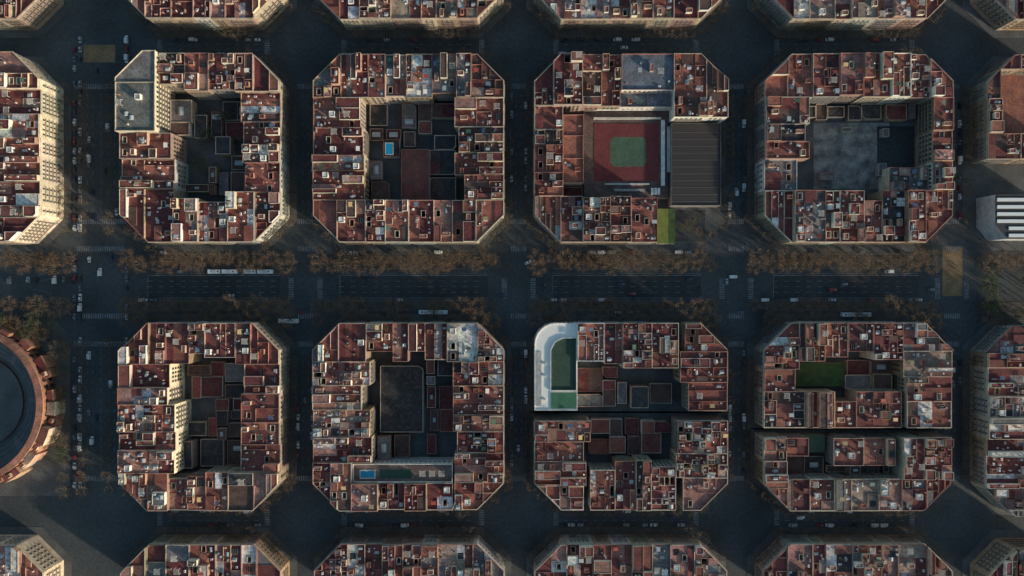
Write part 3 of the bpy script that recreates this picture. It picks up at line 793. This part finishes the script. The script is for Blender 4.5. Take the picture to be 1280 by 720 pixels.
# ---------------------------------------------------------------- vehicles
def car_mesh(v):
    b=MB(); L,W,H=[(4.2,1.8,1.45),(4.7,1.85,1.5),(3.7,1.7,1.5),(5.0,1.95,2.0)][v]
    l=L/2;w=W/2
    def hull(sec,mat):
        for i in range(len(sec)-1):
            x0,w0,a0,c0=sec[i];x1,w1,a1,c1=sec[i+1]
            b.face([(x0,-w0,c0),(x1,-w1,c1),(x1,w1,c1),(x0,w0,c0)],(1,1,1),mat)
            b.face([(x0,-w0,a0),(x1,-w1,a1),(x1,-w1,c1),(x0,-w0,c0)],(1,1,1),mat)
            b.face([(x1,w1,a1),(x0,w0,a0),(x0,w0,c0),(x1,w1,c1)],(1,1,1),mat)
        x0,w0,a0,c0=sec[0];b.face([(x0,w0,a0),(x0,-w0,a0),(x0,-w0,c0),(x0,w0,c0)],(1,1,1),mat)
        x0,w0,a0,c0=sec[-1];b.face([(x0,-w0,a0),(x0,w0,a0),(x0,w0,c0),(x0,-w0,c0)],(1,1,1),mat)
    if v<3:
        hull([(-l,w*.8,.35,.75),(-l*.9,w,.3,.9),(l*.5,w,.3,.9),(l*.9,w*.95,.3,.75),(l,w*.75,.35,.6)],M_CAR)
        hull([(-l*.85,w*.8,.85,.95),(-l*.6,w*.82,.85,H-.05),(l*.1,w*.82,.85,H-.05),(l*.48,w*.85,.85,.93)],M_GLASS)
        b.cap(rect(-l*.62,-w*.78,l*.14,w*.78),H,(1,1,1),M_CAR)
        b.sides(rect(-l*.62,-w*.78,l*.14,w*.78),H-.08,H,(1,1,1),M_CAR)
    else:
        hull([(-l,w*.95,.35,H),(-l*.95,w,.3,H+.05),(l*.35,w,.3,H+.05),(l*.62,w*.95,.3,1.1),(l,w*.85,.35,.8)],M_CAR)
        b.face([(l*.36,-w*.85,H+.0),(l*.61,-w*.85,1.16),(l*.61,w*.85,1.16),(l*.36,w*.85,H+.0)],(1,1,1),M_GLASS)
    for sx in(-.62,.62):
        for sy in(-1,1):
            P=[(sx*l+.32*math.cos(t*math.pi/5),.32+.32*math.sin(t*math.pi/5)) for t in range(10)]
            y0=sy*(w-.02);y1=sy*(w-.22)
            b.face([(p[0],y0,p[1]) for p in P],(0,0,0),M_TYRE)
            for t in range(10):
                p=P[t];q=P[(t+1)%10];b.face([(p[0],y0,p[1]),(q[0],y0,q[1]),(q[0],y1,q[1]),(p[0],y1,p[1])],(0,0,0),M_TYRE)
    return b.mesh('parked_car')
CARS=[car_mesh(i) for i in range(4)]
CC=[('white',(.7,.7,.68)),('silver',(.46,.47,.47)),('silver',(.38,.39,.4)),('grey',(.14,.15,.16)),('grey',(.2,.2,.21)),('black',(.02,.02,.022)),('black',(.03,.03,.03)),('dark blue',(.02,.035,.08)),('red',(.22,.02,.02))]
KN=['hatchback','saloon car','small hatchback','van']
ncar=0
def car(x,y,rz,moving=False,z=0.0):
    global ncar
    v=CH([0,0,1,2,2,3]);cn,cc=CH(CC)
    if v==3 and R()<.7: cn,cc=CC[0]
    o=obj('car' if moving else 'parked_car',CARS[v],None,(x,y,z),rz+U(-.02,.02));o.color=(*cc,1)
    top(o,f"{cn} {KN[v]} "+('driving along the street' if moving else 'parked along the kerb'),'van' if v==3 else 'car',None if moving else 'cars parked along the kerb');ncar+=1
H=math.pi/2
cand=[]
for X in VS:
    for (a,c) in rowseg:
        for sd in(-4.4,4.4):
            y=a+2
            while y<c-2: cand.append((X+sd,y,CH([H,-H]),.42)); y+=5.7
for Y in(150.5,-143.5):
    for (a,c) in colseg:
        for sd in(-4.4,4.4):
            x=a+2
            while x<c-2: cand.append((x,Y+sd,CH([0,math.pi]),.36)); x+=5.7
for (a,c) in rowseg+[(-12,18),(143,158)]:
    for xx in(-273,-269.5,-240.5):
        y=a-6
        while y<c+6: cand.append((xx,y,CH([H,-H]),.68)); y+=6
for (a,c) in((-230,-143),(-112,-10),(20,122),(158,258)):
    x=a
    while x<c: cand.append((x,-7.4,0,.2));cand.append((x,22.3,0,.22)); x+=6
random.shuffle(cand)
for c in cand:
    if R()<c[3] and ncar<275: car(c[0],c[1],c[2])
for i in range(9):
    if R()<.6: car(-319+i*5.6,U(4.8,5.2),H,z=0)
for i in range(8):
    if R()<.5: car(-317+i*5.0,-13+i*.6,0.1,z=0)
MV=[(-262,60,H),(-252,100,-H),(-250,-60,-H),(-262,-95,H),(-257,10,H),(-90,5,0),(20,2,0),(75,-3.5,0),(134,4,H),(138,7,0),(200,-1,0),(140,60,H),(4,90,H),(-129,-70,-H),(4,-100,H),(275,-60,H),(276,90,H),(10,16,.5),(-60,150,0),(70,150,0),(180,-143,0),(100,-143,0)]
for i in range(18):
    lane=CH([(5.6,0),(2.4,0),(-.9,0),(-4.6,0),(10.3,math.pi),(-15.2,math.pi)]);MV.append((U(-310,310),lane[0],lane[1]))
for i in range(14): MV.append((-257+CH([-10.3,-6.8,-2.5,2.5,6.8,10.3]),U(-150,155),CH([H,-H])))
used=[(-180,10.2),(-158,10.2),(-49,-15),(214,-16.5)]
for (X,Y,r) in MV:
    if any(abs(X-a)<(15 if i<4 else 6) and abs(Y-b2)<2.4 for i,(a,b2) in enumerate(used)): continue
    used.append((X,Y));car(X,Y,r,True,z=.008 if abs(Y)<8 else 0)
def bus(x,y,rz,art=True):
    root=empty('bus',(x,y,0));root.rotation_euler=(0,0,rz);W=1.25
    secs=[(-8.9,-1.2),(-.2,8.9)] if art else [(-6,6)]
    for a,c in secs:
        b=MB();P=[(a,-W),(c-.3,-W),(c,-W+.3),(c,W-.3),(c-.3,W),(a,W)];b.prism(P,.35,3.1,(.78,.78,.76),M_PLAIN)
        obj('body',b.mesh('body'),root)
        b=MB()
        for s_ in(-1,1):
            for i in range(int((c-a-1)/1.5)):
                xx=a+.6+i*1.5;b.face([(xx,s_*(W+.01),1.3),(xx+1.35,s_*(W+.01),1.3),(xx+1.35,s_*(W+.01),2.6),(xx,s_*(W+.01),2.6)],(0,0,0),M_GLASS)
        obj('window',b.mesh('window'),root)
        b=MB();m=(a+c)/2;b.box(m-1.3,-.8,3.1,m+1.3,.8,3.4,(.5,.5,.5),M_PLAIN);b.box(m+2,-.5,3.1,m+3,.5,3.25,(.15,.15,.15),M_PLAIN);obj('roof_unit',b.mesh('roof_unit'),root)
        for xx in(a+2,c-2.2):
            for s_ in(-1,1):
                b=MB();P=[(xx+.5*math.cos(t*math.pi/6),.5+.5*math.sin(t*math.pi/6)) for t in range(12)];b.face([(p[0],s_*(W+.02),p[1]) for p in P],(0,0,0),M_TYRE);obj('wheel',b.mesh('wheel'),root)
    if art:
        b=MB();b.box(-1.2,-1.1,.5,-.2,1.1,2.9,(.06,.06,.06),M_PLAIN);obj('bellows',b.mesh('bellows'),root)
    top(root,('white articulated bus' if art else 'white single-deck bus')+' driving along the wide avenue','bus')
bus(-180,10.2,0);bus(-158,10.2,0);bus(-49,-15,math.pi);bus(214,-16.5,math.pi);bus(-139,-20.5,0,False)

# ---------------------------------------------------------------- trees
def tree_meshes(seed,leaf,nl,R0=3.6,Ht=8.5,sp=.55):
    rr=random.Random(seed);b=MB()
    def limb(p,q,r0,r1,n=6):
        d=(Vector(q)-Vector(p)).normalized();u=d.orthogonal().normalized();v=d.cross(u)
        A=[Vector(p)+(u*math.cos(t*2*math.pi/n)+v*math.sin(t*2*math.pi/n))*r0 for t in range(n)]
        B=[Vector(q)+(u*math.cos(t*2*math.pi/n)+v*math.sin(t*2*math.pi/n))*r1 for t in range(n)]
        for i in range(n): j=(i+1)%n;b.face([A[i],A[j],B[j],B[i]],(0,0,0),M_BARK)
    limb((0,0,0),(0.1,0,Ht*.38),.24,.17)
    tips=[]
    for k in range(8):
        a=k*2*math.pi/8+rr.uniform(-.3,.3);l=rr.uniform(.4,.85)*R0
        q=(l*math.cos(a),l*math.sin(a),Ht*rr.uniform(.6,.85));limb((0.1,0,Ht*.36),q,.14,.07,5)
        for m in range(3):
            a2=a+rr.uniform(-.8,.8);l2=R0*rr.uniform(.6,1.25);t=(l2*math.cos(a2),l2*math.sin(a2),Ht*rr.uniform(.65,1.0));limb(q,t,.07,.03,4);tips.append(t);tips.append(tuple((q[i]+t[i])/2 for i in range(3)))
    tr=b.mesh('trunk');c=MB()
    for i in range(nl):
        t=rr.choice(tips);x=t[0]+rr.gauss(0,sp);y=t[1]+rr.gauss(0,sp);z=t[2]+rr.gauss(0,.5);s=rr.uniform(.10,.28);a=rr.uniform(0,6.28)
        c.face([(x+s*math.cos(a+k),y+s*math.sin(a+k),z+rr.uniform(-.15,.15)) for k in(0,2.0,4.1)],(0,0,0),leaf)
    return tr,c.mesh('crown')
TB=[tree_meshes(i,M_LEAFB,n_,4.1,9,.7) for i,n_ in enumerate((700,900,1100,560,800))]
TG=[tree_meshes(20+i,M_LEAFG,900,4.2,9) for i in range(3)]
ntree=0
def tree(x,y,green=False,grp=None,lab=None,s=1,z=.12):
    global ntree
    t,c=CH(TG if green else TB);k=s*U(.75,1.2)
    o=empty('tree',(x+U(-1,1),y+U(-.7,.7),z));o.rotation_euler=(0,0,U(0,6.28));o.scale=(k,k,k)
    obj('trunk',t,o);obj('crown',c,o)
    top(o,lab or('dark green street tree on the pavement' if green else 'brown half-bare plane tree on the avenue median'),'tree',grp);ntree+=1
for Y in(18.5,13.8,-10.8,-19.3):
    x=-318
    while x<322:
        if not any(abs(x-v)<9 for v in VS+[-257,-250,-264]) and not(258<x<290) and R()<.92 and not(Y<-18 and x<-270): tree(x,Y,grp='plane trees along the avenue')
        x+=9.0
for i in range(20): tree(U(-318,-283),U(-28,-16),R()<.5,'trees on the square','bare and green tree on the paved square')
for i in range(8): tree(U(-279,-277),U(-120,-35),R()<.5,'trees on the square','tree on the pavement beside the bullring')
for i in range(14): a=U(0,6.28);tree(306+14*math.cos(a),-2+15*math.sin(a),True,'trees on the square','dark green tree on the roundabout square',1.1)
for i in range(7): tree(RX(U(232,292)),RY(U(135,225)),True,'courtyard trees','dark green tree in the block courtyard',.8,.15)
for i in range(4): tree(RX(U(858,888)),RY(U(264,294)),R()<.5,'courtyard trees','dark green tree in the block courtyard',.7,.15)
mb=MB()
def merge(mb,me,x,y,z,k,rz):
    o=len(mb.v);c,s_=math.cos(rz),math.sin(rz)
    for v in me.vertices:
        p=v.co*k;mb.v.append((p.x*c-p.y*s_+x,p.x*s_+p.y*c+y,p.z+z))
    mi=mb.mi(me.materials[0])
    for p in me.polygons: mb.f.append(tuple(o+i for i in p.vertices));mb.c.append((0,0,0));mb.m.append(mi)
TL=[tree_meshes(50+i,M_LEAFD,330,3.2,7.5) for i in range(3)]
def st(x,y): t=CH(TL);k=U(.8,1.2);rz=U(0,6);merge(mb,t[0],x,y,.14,k,rz);merge(mb,t[1],x,y,.14,k,rz)
for X in VS:
    for (a,c) in rowseg:
        for sd in(-6.3,6.3):
            y=a
            while y<c: st(X+sd,y);y+=8
for Y in(150.5,-143.5):
    for (a,c) in colseg:
        for sd in(-6.3,6.3):
            x=a
            while x<c: st(x,Y+sd);x+=8
for (a,c) in rowseg:
    for X in(-276.5,-265,-249,-237.5):
        y=a-8
        while y<c+8: st(X,y);y+=9
for C in(C2,C3,C4,C5):
    for Rw in(R2,R3,(-400,-154),(161,400)):
        for(sx,sy) in((0,0),(1,0),(1,1),(0,1)):
            if abs(Rw[sy])>200: continue
            for f in(.1,.5,.9):
                x=C[sx]+(1-2*sx)*16*f; y=Rw[sy]+(1-2*sy)*16*(1-f); st(x-(1-2*sx)*2.6,y-(1-2*sy)*2.6)
o=obj('street_trees',mb.mesh('street_trees'));o['kind']='stuff';o['label']='rows of small bare brown trees along the side streets';o['category']='trees'
print('COUNTS',COUNT,'cars',ncar,'trees',ntree,'objects',len(bpy.data.objects))

# ---------------------------------------------------------------- light & camera
EL,AZ=12.5,-34
d=Vector((math.cos(math.radians(EL))*math.cos(math.radians(AZ)),math.cos(math.radians(EL))*math.sin(math.radians(AZ)),math.sin(math.radians(EL))))
s=bpy.data.lights.new('sun','SUN');s.energy=4.6;s.angle=math.radians(2.0);s.color=(1,.85,.67)
so=obj('sun',s);so.rotation_euler=(-d).to_track_quat('-Z','Y').to_euler()
w=bpy.data.worlds.new('World');scene.world=w;w.use_nodes=True;nt=w.node_tree
sky=nt.nodes.new('ShaderNodeTexSky');sky.sky_type='NISHITA';sky.sun_disc=False;sky.sun_elevation=math.radians(EL);sky.sun_rotation=math.atan2(d.x,d.y)
sky.dust_density=1.5
mx=nt.nodes.new('ShaderNodeMix');mx.data_type='RGBA';mx.blend_type='MULTIPLY';mx.inputs[0].default_value=1;mx.inputs[7].default_value=(.84,1.03,1.06,1)
nt.links.new(sky.outputs[0],mx.inputs[6])
bg=nt.nodes['Background'];bg.inputs[1].default_value=.15;nt.links.new(mx.outputs[2],bg.inputs[0])
cam=bpy.data.cameras.new('camera');cam.sensor_width=36;cam.lens=24.02;cam.clip_end=8000;cam.clip_start=1
co=obj('camera',cam,loc=(0,0,427));scene.camera=co
scene.view_settings.view_transform='Standard';scene.view_settings.look='None';scene.view_settings.exposure=0
